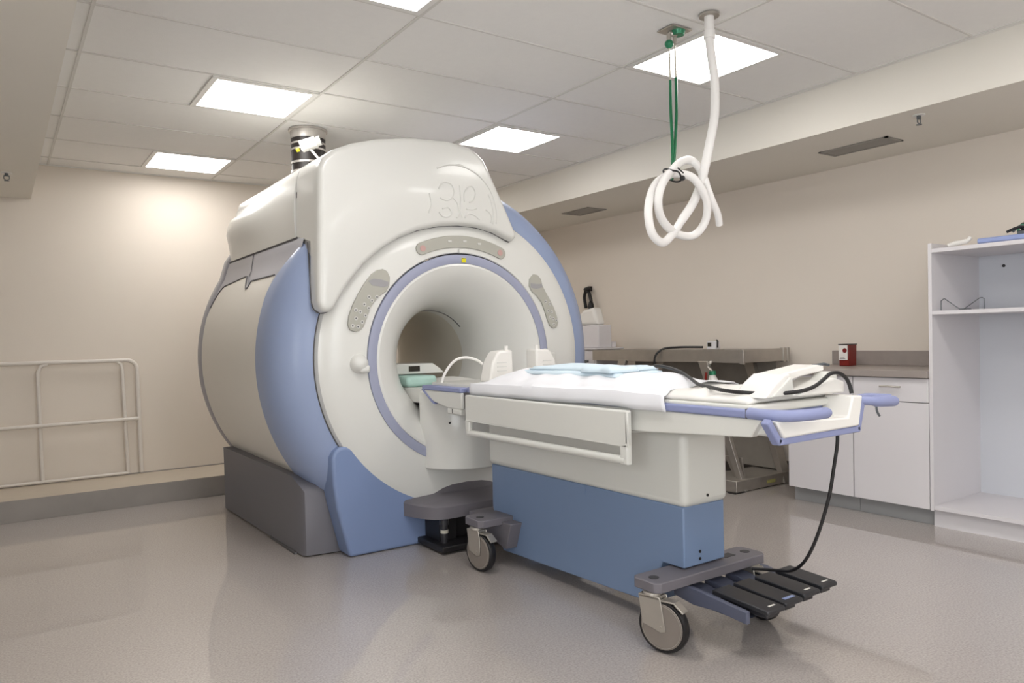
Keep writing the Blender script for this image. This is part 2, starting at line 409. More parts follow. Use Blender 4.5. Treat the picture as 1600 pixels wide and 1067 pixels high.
# white front disc, seam, bore ring, funnel and tube
prof = [(.885, 3.86), (.884, 3.825), (.875, 3.802), (.85, 3.788), (.80, 3.777), (.72, 3.768), (.617, 3.762), (.612, 3.768)]
MB().lathe_y(prof, CX, CZ, seg=140).build('front_cover', 'white', sc)
MB().lathe_y([(.613, 3.775), (.611, 3.757), (.60, 3.754), (.575, 3.754), (.560, 3.758), (.558, 3.775)], CX, 1.048, seg=120).build('bore_ring', 'bluegrey', sc)
MB().lathe_y([(.559, 3.762), (.545, 3.758), (.52, 3.767), (.48, 3.79), (.44, 3.822), (.40, 3.868), (.36, 3.93), (.33, 4.0), (.312, 4.08), (.303, 4.18), (.30, 4.3)], CX, 1.05, seg=120).build('bore_funnel', 'white', sc)
MB().lathe_y([(.302, 4.28), (.298, 4.3), (.298, 5.1), (.32, 5.25), (.38, 5.42), (.47, 5.56), (.52, 5.6)], CX, 1.05, seg=96).build('bore_tube', 'bore', sc)
MB().lathe_y([(.5, 5.59), (.52, 5.645), (.9, 5.66), (1.05, 5.64), (1.06, 5.6)], CX, CZ, -40, 220, 100).build('rear_cover', 'white', sc)
# seam arcs inside the bore mouth
MB().lathe_y([(.304, 4.19), (.300, 4.19), (.300, 4.2), (.304, 4.2)], CX, 1.05, 40, 150, 40, close=True).build('bore_seam', 'gap', sc)
# base: dark grey cabinet under the body
def base():
    m = MB(); hw = .93
    fp = [(CX-.962, 5.5), (CX-.93, 3.965), (CX-.70, 3.925), (CX, 3.93), (CX+.70, 3.925), (CX+.93, 3.965), (CX+.962, 5.5)]
    zt = [.44, .405, .235, .2, .235, .405, .44]
    # finer side so that the top edge follows the ring
    L = [(CX-.962, 5.5, .44), (CX-.94, 4.3, .43), (CX-.935, 4.12, .425), (CX-.93, 3.985, .385), (CX-.915, 3.955, .355), (CX-.80, 3.937, .27), (CX-.68, 3.925, .2), (CX, 3.93, .18)]
    Rr = [(2*CX-x, y, z) for x, y, z in reversed(L[:-1])]
    A = L+Rr; n = len(A)
    vs = [(x, y, .008) for x, y, z in A] + [(x, y, z) for x, y, z in A]
    fs = [(i, i+1, n+i+1, n+i) for i in range(n-1)] + [(n-1, 0, n, 2*n-1)]
    # lid strips across
    for i in range(n//2): 
        j = n-1-i
        if i+1 < j: fs.append((n+i, n+i+1, n+j-1, n+j))
        else: pass
    fs.append(tuple(range(n)))
    return m.add(vs, fs)
base().build('base_cabinet', 'base', sc)
MB().box(CX-.95, CX-.935, 4.05, 4.5, 0.0, .012).build('foot_shim', 'gap', sc)
# blue front skirt
def skirt():
    L = [(1.532, .002), (1.468, .27), (1.452, .40), (1.448, .55), (1.462, .582), (1.49, .602), (1.529, .605), (1.572, .59), (1.655, .504), (1.748, .422), (1.863, .342), (1.963, .292), (2.1, .25), (CX, .235)]
    R = [(2*CX-x, z) for x, z in reversed(L[:-1])]
    return MB().prism(L+R, 'y', 3.79, 4.02)
skirt().build('front_skirt', 'blue2', sc, bev=.018, bseg=4)
# hood front
HOOD = [(1.389, 1.938), (1.385, 1.80), (1.383, 1.752), (1.381, 1.70), (1.379, 1.62), (1.376, 1.544), (1.371, 1.38), (1.38, 1.341), (1.403, 1.321), (1.435, 1.324), (1.463, 1.347), (1.496, 1.404), (1.552, 1.483), (1.635, 1.58), (1.73, 1.659), (1.846, 1.731), (1.966, 1.781), (2.11, 1.815), (2.246, 1.828), (2.369, 1.824), (2.481, 1.801), (2.573, 1.764), (2.606, 1.754), (2.63, 1.779), (2.626, 1.81), (2.577, 1.911), (2.52, 2.022), (2.459, 2.138), (2.412, 2.219), (2.373, 2.252), (2.316, 2.283), (2.167, 2.304), (1.922, 2.29), (1.73, 2.258), (1.582, 2.215), (1.475, 2.168), (1.418, 2.122), (1.396, 2.064)]
def hood_front():
    m = MB(); n = len(HOOD); cx, cz = 2.0, 1.95
    N = []
    for i in range(n):
        a = Vector(HOOD[i-1]); b = Vector(HOOD[(i+1) % n]); t = (b-a).normalized(); N.append(Vector((-t.y, t.x)))   # candidates
    # outline runs counter-clockwise seen from the front; inward normal
    area = sum(HOOD[i][0]*HOOD[(i+1) % n][1]-HOOD[(i+1) % n][0]*HOOD[i][1] for i in range(n))
    sg = 1 if area > 0 else -1
    rings = []
    def dep(p, y):
        if y <= 3.75: return y
        t = max(0, min(1, (p[1]-1.70)/.05)); lim = 3.83+t*.26
        return min(y, lim)
    for off, y in ((.030, 3.716), (.015, 3.72), (.005, 3.73), (0, 3.745), (0, 3.80), (0, 3.95), (0, 4.06)):
        rings.append([(p[0]+N[i].x*sg*off, dep(p, y), p[1]+N[i].y*sg*off) for i, p in enumerate(HOOD)])
    vs = [v for r in rings for v in r]
    fs = [tuple(range(n))]
    for j in range(len(rings)-1):
        for i in range(n): fs.append((j*n+i, j*n+(i+1) % n, (j+1)*n+(i+1) % n, (j+1)*n+i))
    fs.append(tuple((len(rings)-1)*n+i for i in range(n)))
    return m.add(vs, fs)
hood_front().build('hood_front', 'white', sc)
seam = []
for i, p in enumerate(HOOD[3:25]):
    a = Vector(HOOD[2+i]); b = Vector(HOOD[4+i]); t = (b-a).normalized()
    q = math.hypot(p[0]-CX, p[1]-CZ)
    seam.append((p[0]+t.y*.004*0, 3.7705 if q < .86 else 3.775+(q-.86)*.45, p[1]))
MB().tube(smoothpath(seam, 3), .0038, 8).build('hood_seam', 'gap', sc)
# rear hood with its rounded side bulge
def hood_rear():
    P0 = [(1.380, 1.748), (1.376, 1.80), (1.374, 1.86), (1.376, 1.92), (1.38, 1.98), (1.386, 2.03), (1.395, 2.075), (1.41, 2.11), (1.44, 2.145), (1.49, 2.178), (1.56, 2.205), (1.65, 2.235), (1.75, 2.258), (1.9, 2.275), (2.1, 2.285), (2.25, 2.28), (2.35, 2.23), (2.43, 2.12), (2.5, 1.98), (2.55, 1.8), (2.55, 1.748)]
    ny = 48; y0, y1 = 4.064, 5.50; R = []
    for i in range(ny+1):
        t = i/ny; y = y0+(y1-y0)*t
        b = min(1, max(0, (t-.18)/.60)); b = b*b*(3-2*b)
        e = min(1, max(0, (t-.80)/.17)); bb = b*math.sqrt(max(0, 1-e*e)) if t > .80 else b
        pinch = .028*(max(0, (t-.90)/.10)**2)
        row = []
        for (x, z) in P0:
            if x < 1.8:
                w = math.exp(-((z-1.935)/.095)**2); gr = math.exp(-((z-2.085)/.035)**2)
                x2 = x-.050*bb*w+.028*b*gr+pinch*(.3+.7*min(1, abs(z-1.9)/.3))
                z2 = z-(.02*b*gr)-pinch*max(0, z-2.0)*2
                row.append((x2, y, z2))
            else: row.append((x-pinch, y, z-pinch))
        R.append(row)
    n = len(P0); vs = [v for q in R for v in q]
    fs = [(j*n+i, j*n+(i+1) % n, (j+1)*n+(i+1) % n, (j+1)*n+i) for j in range(ny) for i in range(n)]
    fs += [tuple(range(n)), tuple(ny*n+i for i in range(n))]
    return MB().add(vs, fs)
hood_rear().build('hood_rear', 'white', sc, ang=50)
MB().prism([(1.392, 1.752), (1.389, 1.9), (1.391, 1.99), (1.407, 2.07), (1.45, 2.145), (1.6, 2.21), (1.9, 2.265), (2.25, 2.27), (2.36, 2.2), (2.5, 1.8)], 'y', 4.05, 4.07).build('hood_gap', 'gap', sc)
MB().prism([(1.383, 1.738), (1.383, 1.75), (2.5, 1.75), (2.5, 1.738)], 'y', 4.05, 5.49).build('hood_lower_gap', 'gap', sc, smooth=False)
# embossed round monogram on the hood
def emblem():
    cx, cz, r = 2.215, 1.895, .272; y = 3.7155; m = MB()
    def arc(cx_, cz_, rr, a0, a1, w=.0045, n=24, ry=None):
        ry = rr if ry is None else ry
        p = [(cx_+rr*cos(rad(a0+(a1-a0)*i/n)), y, cz_+ry*sin(rad(a0+(a1-a0)*i/n))) for i in range(n+1)]
        m.tube(p, w, 8, flat=1)
    arc(cx, cz, r, -10, 118); arc(cx, cz, r-.024, -12, 30)
    arc(cx+.02, cz+.218, .06, 60, 110)
    arc(cx+.185, cz-.02, .05, -30, 80)
    S_ = [[(-.12, .09), (-.09, .13), (-.04, .125), (-.02, .09), (-.03, .05), (-.07, .03), (-.11, .04)],
          [(-.03, .05), (.0, .02), (.01, -.03), (.0, -.06), (-.01, -.075)],
          [(-.1, -.02), (-.06, -.01), (-.04, -.04), (-.06, -.07), (-.1, -.07), (-.12, -.04)],
          [(.05, .03), (.05, .08), (.08, .12), (.11, .12), (.125, .085), (.11, .045), (.08, .03)],
          [(.06, -.01), (.1, -.01), (.13, .0)],
          [(.05, -.075), (.055, -.05), (.08, -.035), (.12, -.045), (.145, -.07), (.15, -.09)],
          [(.02, .12), (.025, .05), (.02, -.02), (.03, -.08)],
          [(-.18, .06), (-.17, .0), (-.19, -.05)]]
    for s_ in S_: m.tube(smoothpath([(cx+a, y, cz+max(b+.035, -.028)) for a, b in s_], 5), .0048, 8)
    return m
emblem().build('embossed_monogram', 'white', sc)
# control panels on the front disc
def disc_y(r): return 3.777-.009*(.8-r)/.08 if r > .72 else 3.768-.006*(.72-r)/.1
def plate_patch(outline, th=.006, name='control_panel', m='greyp'):
    c = (sum(p[0] for p in outline)/len(outline), sum(p[1] for p in outline)/len(outline))
    yy = 3.7615
    o = MB().prism(outline, 'y', yy-th, yy+.01).build(name, m, sc, bev=.003)
    return o
def arc_outline(r0, r1, a0, a1, n=24, cap=8):
    P = [(CX+r0*cos(rad(a)), CZ+r0*sin(rad(a))) for a in [a0+(a1-a0)*i/n for i in range(n+1)]]
    rc = (r0+r1)/2; h = (r1-r0)/2
    c = (CX+rc*cos(rad(a1)), CZ+rc*sin(rad(a1)))
    P += [(c[0]+h*cos(rad(a1+180+180*-i/cap)), c[1]+h*sin(rad(a1+180-180*i/cap))) for i in range(1, cap)]
    P += [(CX+r1*cos(rad(a)), CZ+r1*sin(rad(a))) for a in [a1+(a0-a1)*i/n for i in range(n+1)]]
    c = (CX+rc*cos(rad(a0)), CZ+rc*sin(rad(a0)))
    P += [(c[0]+h*cos(rad(a0-180*i/cap)), c[1]+h*sin(rad(a0-180*i/cap))) for i in range(1, cap)]
    return P
top = plate_patch(arc_outline(.645, .715, 66.5, 113))
YT = 3.7555
for i, a in enumerate((67, 112.5)):
    x, z = CX+.68*cos(rad(a)), CZ+.68*sin(rad(a))
    MB().cyl((x, YT, z), (0, -1, 0), .018, .002).build('stop_button', 'red', top, label='round red stop button')
for a in (80, 88.5, 97):
    x, z = CX+.683*cos(rad(a)), CZ+.683*sin(rad(a))
    MB().box(x-.012, x+.012, YT-.002, YT, z-.006, z+.006).build('button', 'btn', top, bev=.002)
LP = [(1.755, 1.560), (1.782, 1.548), (1.797, 1.515), (1.793, 1.472), (1.772, 1.435), (1.742, 1.418), (1.712, 1.395), (1.680, 1.352), (1.655, 1.295), (1.633, 1.245), (1.612, 1.226), (1.583, 1.218), (1.556, 1.228), (1.545, 1.258), (1.553, 1.305), (1.578, 1.365), (1.612, 1.425), (1.645, 1.475), (1.690, 1.530), (1.722, 1.553)]
lp = plate_patch(LP)
RP = [(2*CX-x+.035, z) for x, z in LP][::-1]
rp = plate_patch([(2.782, 1.560), (2.812, 1.555), (2.838, 1.53), (2.848, 1.49), (2.872, 1.45), (2.905, 1.40), (2.935, 1.35), (2.958, 1.295), (2.968, 1.255), (2.955, 1.228), (2.928, 1.220), (2.900, 1.235), (2.880, 1.275), (2.862, 1.33), (2.838, 1.385), (2.80, 1.425), (2.765, 1.45), (2.745, 1.485), (2.75, 1.53)])
MB().prism([(1.668, 1.492), (1.70, 1.505), (1.74, 1.502), (1.788, 1.488), (1.782, 1.466), (1.757, 1.46), (1.72, 1.464), (1.69, 1.468)], 'y', YT-.0015, YT).build('display', 'greyd', lp)
MB().prism([(2.752, 1.475), (2.80, 1.468), (2.848, 1.478), (2.842, 1.50), (2.80, 1.498), (2.755, 1.502)], 'y', YT-.0015, YT).build('display', 'greyd', rp)
for (x, z) in [(1.685, 1.385), (1.715, 1.405), (1.665, 1.345), (1.64, 1.365), (1.645, 1.305), (1.615, 1.325), (1.625, 1.27), (1.59, 1.29), (1.60, 1.245), (1.57, 1.25), (1.668, 1.405), (1.59, 1.335)]:
    b = MB().cyl((x, YT, z), (0, -1, 0), .0105, .003, 16).build('button', 'btn', lp)
    MB().cyl((x, YT-.003, z), (0, -1, 0), .0045, .0008, 10).build('button_mark', 'btnk', b)
for (x, z) in [(2.868, 1.39), (2.90, 1.375), (2.915, 1.325), (2.885, 1.33), (2.925, 1.28), (2.95, 1.27), (2.90, 1.29), (2.93, 1.245)]:
    b = MB().cyl((x, YT, z), (0, -1, 0), .0095, .003, 16).build('button', 'btn', rp)
    MB().cyl((x, YT-.003, z), (0, -1, 0), .004, .0008, 10).build('button_mark', 'btnk', b)
# laser window, sticker, side knobs
MB().box(CX-.026, CX+.03, 3.742, 3.772, 1.665, 1.690).build('laser_window', 'white', sc, bev=.006, bseg=3)
MB().box(CX-.008, CX+.02, 3.7505, 3.754, 1.612, 1.640).build('laser_sticker', 'yellow', sc, smooth=False, label='small yellow laser warning sticker')
MB().box(CX-.006, CX+.018, 3.7498, 3.7505, 1.633, 1.637).build('sticker_mark', 'ink', sc, smooth=False)
MB().lathe_y([(.052, 3.768), (.05, 3.755), (.04, 3.735), (.02, 3.722), (.0005, 3.72)], 1.605, 1.045, seg=32).build('microphone_knob', 'white', sc)
MB().box(1.595, 1.655, 3.725, 3.765, .995, 1.04).build('knob_base', 'white', sc, bev=.015, bseg=3)
MB().lathe_y([(.045, 3.768), (.043, 3.755), (.035, 3.738), (.02, 3.728), (.0005, 3.725)], 2.855, 1.05, seg=32).build('microphone_knob', 'white', sc)
MB().box(2.875, 2.935, 3.752, 3.765, .985, 1.065).build('side_port', 'white', sc, bev=.006)
MB().box(2.885, 2.902, 3.7505, 3.752, 1.02, 1.05).box(2.88, 2.93, 3.7505, 3.752, .998, 1.002).build('port_label', 'ink', sc, smooth=False)
# pedestal with its docking bridge
MB().lathe_y([(.0, 0)], 0, 0, seg=3) if False else None
def pedestal():
    m = MB(); n = 40; vs = []
    rows = [(.40, .0), (.44, .0), (.86, .0)]
    cx, cy, R = CX-.005, 3.81, .275
    zs = [.432, .44, .62, .862, .872]; offs = [.008, 0, 0, 0, .006]
    for z, o in zip(zs, offs):
        for k in range(n+1):
            a = PI+PI*k/n; vs.append((cx+(R-o)*cos(a), cy+(R-o)*.98*sin(a), z - (.0 if z > .5 else .0)))
    w = n+1
    fs = [(j*w+i, j*w+i+1, (j+1)*w+i+1, (j+1)*w+i) for j in range(len(zs)-1) for i in range(n)]
    fs += [tuple(range(w)), tuple((len(zs)-1)*w+i for i in range(w-1, -1, -1))]
    for j in range(len(zs)-1): fs.append((j*w, (j+1)*w, (j+1)*w+n, j*w+n))
    return m.add(vs, fs)
pedestal().build('pedestal', 'white', sc)
MB().cyl((CX-.195, 3.614, .70), (-.70, -.71, 0), .006, .006, 12).build('screw_cap', 'black', sc)
MB().box(CX-.255, CX+.255, 3.76, 4.35, .80, .885).build('bridge_deck', 'white', sc, bev=.006)
MB().box(CX-.21, CX+.21, 4.3, 5.4, .80, .865).build('bore_rail', 'bore', sc, bev=.01)
# dark grey docking plate in front of the magnet
def dock():
    top = [(1.85, 3.83, .275), (1.86, 3.78, .262), (1.90, 3.66, .258), (1.95, 3.585, .256), (2.01, 3.56, .255), (2.52, 3.56, .255), (2.58, 3.585, .256), (2.63, 3.66, .258), (2.67, 3.78, .262), (2.68, 3.83, .275)]
    back = [(2.62, 3.84, .33), (2.5, 3.84, .36), (CX, 3.84, .375), (2.03, 3.84, .36), (1.91, 3.84, .33)]
    A = top+back; n = len(A)
    vs = [(x, y, .178) for x, y, z in A]+[(x, y, z-.012) for x, y, z in A]
    cxx = CX; cyy = 3.75
    vs += [(x+(cxx-x)*.03, y+(cyy-y)*.06, z) for x, y, z in A]
    fs = [tuple(range(n-1, -1, -1))]
    for j in (0, 1): fs += [(j*n+i, j*n+(i+1) % n, (j+1)*n+(i+1) % n, (j+1)*n+i) for i in range(n)]
    vs.append((CX, 3.72, .285)); c = len(vs)-1
    fs += [(2*n+i, 2*n+(i+1) % n, c) for i in range(n)]
    return MB().add(vs, fs)
dock().build('docking_plate', 'plate', sc)
MB().box(1.99, 2.10, 3.62, 3.80, .03, .18).box(2.1, 2.5, 3.66, 3.80, .04, .18).box(1.94, 2.52, 3.50, 3.80, .012, .045).build('docking_frame', 'black', sc, bev=.006)
MB().cyl((2.0, 3.585, .045), (0, 0, 1), .02, .10).cyl((2.0, 3.585, .145), (0, 0, 1), .026, .03).build('docking_post', 'blackp', sc)
MB().cyl((2.0, 3.585, .10), (0, 0, 1), .022, .018).build('post_band', 'clear', sc)
# camera-like bracket light on the duct side
du = thing('ceiling_duct', 'round black and silver banded duct from ceiling into scanner hood', 'duct', (1.80, 4.98, 2.2))
dx, dy, dr = 1.80, 4.98, .118
MB().cyl((dx, dy, 2.2), (0, 0, 1), dr-.004, .40, 32).build('duct_tube', 'duct', du)
for z0, z1 in ((2.20, 2.29), (2.315, 2.328), (2.375, 2.388), (2.465, 2.476), (2.505, 2.516), (2.545, 2.61)):
    MB().cyl((dx, dy, z0), (0, 0, 1), dr, z1-z0, 32).build('silver_band', 'foil', du)
MB().cyl((dx, dy, 2.598), (0, 0, 1), dr+.012, .012, 32).build('ceiling_collar', 'foil', du)
cm = thing('duct_camera', 'small cream box camera with round lens on a thin stalk beside the duct', 'camera', (1.70, 4.55, 2.3))
def obox(m, c, ax, hs):
    A = [Vector(a).normalized() for a in ax]; vs = []
    for sx in (-1, 1):
        for sy in (-1, 1):
            for sz in (-1, 1): vs.append(Vector(c)+A[0]*hs[0]*sx+A[1]*hs[1]*sy+A[2]*hs[2]*sz)
    return m.add(vs, [(0,1,3,2),(4,6,7,5),(0,4,5,1),(2,3,7,6),(0,2,6,4),(1,5,7,3)])
ca = Vector((.80, -.5, .30)).normalized(); cb = Vector((.5, .85, 0)).normalized(); cb = (cb-ca*cb.dot(ca)).normalized(); cc = ca.cross(cb)
C0 = Vector((1.665, 4.60, 2.415))
obox(MB(), C0, (ca, cb, cc), (.052, .03, .032)).build('camera_body', 'white', cm, bev=.006)
MB().cyl(C0+ca*.05, ca, .03, .03).build('lens_hood', 'white', cm)
MB().cyl(C0+ca*.078, ca, .023, .004).build('lens', 'glassd', cm)
MB().cyl(C0-ca*.065-cc*.012, -ca, .012, .02).build('connector', 'yellow', cm)
MB().tube([C0-cc*(-.03 if cc.z < 0 else .03), (1.70, 4.52, 2.31), (1.71, 4.50, 2.235)], .008, 10).build('stalk', 'white', cm)

# ------------------------------------------------------------------ items in the bore
hb = thing('coil_control_box', 'flat white box with dark window lying in scanner bore', 'box', (2.14, 4.2, .885))
MB().prism([(1.985, .955), (1.985, 1.012), (2.02, 1.022), (2.26, 1.018), (2.31, .985), (2.34, .955)], 'y', 4.14, 4.4).build('box_body', 'white', hb, bev=.006)
MB().box(2.09, 2.165, 4.1365, 4.14, .972, 1.005).build('dark_window', 'glassd', hb, smooth=False)
tp = MB().box(2.0, 2.20, 3.98, 4.34, .886, .95).build('folded_pad', 'teal', None, bev=.02, bseg=3)
tag(tp, 'folded grey and teal pad under the flat white box in the bore', 'pad')
wp = MB().grid(lambda u, v: (2.21+.27*u, 3.80+.4*v, .888+.045*sin(PI*min(1, u*1.05))*(1-.5*u)*(.6+.4*sin(PI*v))+.008*sin(9*u+4*v)), 14, 12).build('white_cushion', 'pad', None, solid=.012)
tag(wp, 'soft white cushion beside the teal pad at the bore mouth', 'cushion')
lt = MB().tube(smoothpath([(2.02, 3.62, .905), (2.04, 3.60, .98), (2.09, 3.58, 1.045), (2.15, 3.56, 1.062), (2.21, 3.54, 1.045), (2.235, 3.52, 1.02)], 6), .008, 10).build('looped_tube', 'pad', None)
tag(lt, 'thin white tube looping up to the nearer white coil block', 'tube')
def upright(x, y, label, s=1):
    t = thing('coil_block', label, 'coil', (x, y, .93), 'white coil blocks on the table')
    P = [(-.085, 0), (-.06, .11), (-.03, .155), (-.015, .17), (.075, .175), (.075, 0)]
    if s < 0: P = [(-a, b) for a, b in P][::-1]
    MB().prism([(x+a, .925+b) for a, b in P], 'y', y-.05, y+.05).build('block', 'pad', t, bev=.012, bseg=3)
    MB().cyl((x+.05*s, y-.02, 1.09), (0, 0, 1), .011, .032, 14).build('peg', 'pad', t)
    r = MB()
    for k in range(3): r.box(x-.03, x+.03, y-.0525, y-.05, .985+k*.022, .990+k*.022)
    r.build('ribs', 'white', t)
upright(2.265, 3.42, 'nearer white coil block standing at the head of the table')
upright(2.575, 3.42, 'farther white coil block standing at the head of the table', -1)

# ------------------------------------------------------------------ patient table
tb = thing('patient_table', 'mobile white and blue patient table docked at scanner, on casters with foot pedals', 'table', (CX, 2.5, 0))
MB().box(2.137, 2.393, 1.955, 3.335, .497, .79).build('upper_column', 'twhite', tb, bev=.028, bseg=4)
MB().prism([(1.972, .50), (1.972, .262), (2.09, .262), (2.15, .08), (3.225, .055), (3.315, .27), (3.315, .50)], 'x', 2.147, 2.383).build('lower_column', 'tblue', tb, bev=.006)
MB().box(2.1455, 2.147, 2.55, 2.68, .455, .4975).build('access_tab', 'tblue', tb, smooth=False)
for (x, y, z) in ((2.265, 1.9545, .535), (2.235, 1.9715, .315), (2.235, 1.9715, .287)):
    MB().cyl((x, y, z), (0, -1, 0), .006, .003, 12).build('screw_cap', 'black', tb)
# table body under the top
MB().prism([(1.47, .842), (1.50, .832), (2.02, .815), (2.1, .785), (3.30, .765), (3.33, .80), (3.33, .886), (1.53, .886)], 'x', 2.03, 2.50).build('table_body', 'twhite', tb, bev=.006)
MB().prism([(1.545, .825), (2.02, .80), (2.6, .79), (2.6, .885), (1.505, .885)], 'x', 2.004, 2.04).prism([(1.545, .825), (2.02, .80), (2.6, .79), (2.6, .885), (1.505, .885)], 'x', 2.49, 2.526).build('side_apron', 'twhite', tb, bev=.004)
MB().box(1.998, 2.532, 1.56, 3.31, .886, .916).build('edge_trim', 'purple', tb, bev=.008, bseg=3, label='periwinkle blue edge trim')
MB().box(1.968, 2.562, 3.32, 3.745, .886, .912).build('head_edge_trim', 'purple', tb, bev=.006, bseg=3, label='periwinkle blue trim of the head section')
MB().box(2.012, 2.518, 1.54, 3.71, .90, .928).build('table_top', 'twhite', tb, bev=.008, bseg=3)
for xa, xb in ((1.972, 1.990), (2.540, 2.558)):
    MB().prism([(3.32, .80), (3.45, .80), (3.62, .825), (3.735, .886), (3.32, .886)], 'x', xa, xb).build('head_bracket', 'twhite', tb, bev=.004)
MB().prism([(3.60, .812), (3.628, .818), (3.75, .888), (3.728, .89)], 'x', 1.968, 1.992).build('bracket_edge', 'purple', tb)
MB().box(1.972, 2.04, 3.33, 3.47, .768, .802).build('release_catch', 'twhite', tb, bev=.008)
MB().box(1.970, 1.972, 3.41, 3.416, .775, .798).build('catch_mark', 'gap', tb, smooth=False)
# side rails: a flat panel with a long hand slot
for sg in (-1,):
    xa, xb = (1.945, 1.972) if sg < 0 else (2.558, 2.585)
    r = MB().box(xa, xb, 2.06, 3.24, .752, .882).box(xa, xb, 3.205, 3.24, .672, .752).box(xa, xb, 2.06, 2.105, .672, .752)
    r.build('side_rail', 'twhite', tb, bev=.008, bseg=3)
    xm = (xa+xb)/2
    MB().tube([(xm, 2.08, .690), (xm, 3.22, .690)], .0165, 14).build('rail_grip', 'twhite', tb)
    MB().box(min(xm, 2.03 if sg < 0 else 2.50), max(xm, 2.03 if sg < 0 else 2.50), 2.3, 2.38, .79, .83).box(min(xm, 2.03 if sg < 0 else 2.50), max(xm, 2.03 if sg < 0 else 2.50), 2.95, 3.03, .79, .83).build('rail_bracket', 'twhite', tb)
# foot-end handles and frame
MB().tube(smoothpath([(2.012, 1.555, .902), (2.015, 1.49, .901), (2.05, 1.432, .9), (2.12, 1.408, .9), (2.215, 1.402, .9)], 5), [.019]*19+[.0185, .014], 12, flat=1.0).build('end_grip', 'purple', tb, label='periwinkle blue end grip')
MB().tube(smoothpath([(2.50, 1.49, .916), (2.53, 1.455, .914), (2.60, 1.44, .908), (2.69, 1.44, .903)], 5), [.016]*8+[.020]*7+[.018], 12).build('end_grip', 'purple', tb, label='periwinkle blue end grip')
MB().tube(smoothpath([(2.50, 1.49, .918), (2.56, 1.50, .918), (2.63, 1.51, .918), (2.715, 1.47, .912)], 5), .014, 12).build('end_grip_bar', 'purple', tb)
fr = MB()
def flatbar(m, pts, w, t):   # pts (x,z) centreline in the end plane
    for (a, b) in zip(pts[:-1], pts[1:]):
        d = Vector((b[0]-a[0], b[1]-a[1])); n = Vector((-d.y, d.x)).normalized()*w; e = d.normalized()*w*.6
        q = [(a[0]-e.x+n.x, a[1]-e.y+n.y), (b[0]+e.x+n.x, b[1]+e.y+n.y), (b[0]+e.x-n.x, b[1]+e.y-n.y), (a[0]-e.x-n.x, a[1]-e.y-n.y)]
        m.prism(q, 'y', t[0], t[1])
    return m
flatbar(fr, [(1.985, .880), (2.035, .816), (2.485, .818), (2.515, .915)], .0115, (1.455, 1.485))
fr.build('end_frame', 'purple', tb, bev=.004, label='periwinkle blue end frame')
MB().prism([(2.01, .884), (2.05, .826), (2.475, .83), (2.50, .935), (2.44, .938), (2.41, .865), (2.2, .872)], 'y', 1.45, 1.56).build('end_tray', 'pad', tb, bev=.006)
MB().tube(smoothpath([(2.585, 1.45, .895), (2.587, 1.448, .872), (2.598, 1.445, .855)], 4), .004, 8).build('release_hook', 'wire', tb)
MB().box(2.0, 2.02, 1.554, 1.562, .886, .918).build('trim_gap', 'gap', tb, smooth=False)
# base plates and casters
def plate(y0, y1, nm):
    o = MB().prism([(1.948, y0+.02), (1.968, y0), (2.562, y0), (2.582, y0+.02), (2.582, y1-.02), (2.562, y1), (1.968, y1), (1.948, y1-.02)], 'z', .218, .256).build(nm, 'plate', tb, bev=.004)
    for x in (2.0, 2.53): MB().cyl((x, (y0+y1)/2, .2561), (0, 0, 1), .02, .0012, 20).build('bolt_recess', 'ink', o)
    return o
pl = plate(1.92, 2.06, 'rear_base_plate'); plate(3.13, 3.29, 'front_base_plate')
MB().box(2.40, 2.46, 1.98, 2.02, .2562, .2575).build('plate_slot', 'ink', pl, smooth=False)
MB().prism([(2.05, .14), (3.20, .14), (3.20, .22), (2.05, .22)], 'x', 2.2, 2.33).build('chassis_beam', 'navy', tb)
MB().prism([(3.10, .10), (3.30, .14), (3.45, .20), (3.45, .235), (3.05, .235)], 'x', 2.08, 2.45).build('front_chassis', 'plate', tb, bev=.004)
def caster(x, y, back, ang):
    # a trailing wheel under a swivel plate, turned about its upright pin
    top = .218; s = -1 if x < CX else 1
    def turn(m):
        c, q = cos(rad(ang)), sin(rad(ang))
        m.v = [(x+(a-x)*c-(b-y)*q, y+(a-x)*q+(b-y)*c, z) for a, b, z in m.v]; return m
    f = MB()
    f.cyl((x, y, top-.012), (0, 0, 1), .035, .012, 24)
    for dxx in (-.0275, .0225):
        f.prism([(y-.045, top-.012), (y+.045, top-.012), (y+.03, .10), (y-back+.020, .084), (y-back, .078), (y-back-.020, .084), (y-.055, .15)], 'x', x+dxx, x+dxx+.005)
    f.box(x-.0275, x+.0275, y-.04, y+.045, top-.022, top-.010)
    fo = turn(f).build('caster_fork', 'metal', tb, bev=.002)
    cyy = y-back; cz = .098; R = .098; m = MB(); vs = []; seg = 48
    for k in range(seg):
        a = 2*PI*k/seg
        for (r, xx) in ((.084, x-.019), (R-.005, x-.019), (R, x-.011), (R, x+.011), (R-.005, x+.019), (.084, x+.019)):
            vs.append((xx, cyy+r*cos(a), cz+r*sin(a)))
    m.add(vs, [(k*6+i, ((k+1) % seg)*6+i, ((k+1) % seg)*6+(i+1) % 6, k*6+(i+1) % 6) for k in range(seg) for i in range(6)])
    turn(m).build('tire', 'black', fo)
    turn(MB().cyl((x-.021, cyy, cz), (1, 0, 0), .085, .042, 40)).build('wheel_disc', 'wheel', fo, bev=.002)
    turn(MB().lathe_x((x-.0215, cyy, cz), ((.0775, 0), (.0775, -.0012), (.0795, -.0012), (.0795, 0)))).build('disc_rim', 'metal', fo)
    turn(MB().cyl((x-.031, cyy, cz), (1, 0, 0), .006, .006, 12)).build('axle_bolt', 'metal', fo)
    turn(MB().box(x-.02, x+.02, y-.10, y-.04, .190, .196).prism([(y-.10, .193), (y-.135, .165), (y-.130, .160), (y-.095, .188)], 'x', x-.02, x+.02)).build('brake_lever', 'metal', fo, bev=.002)
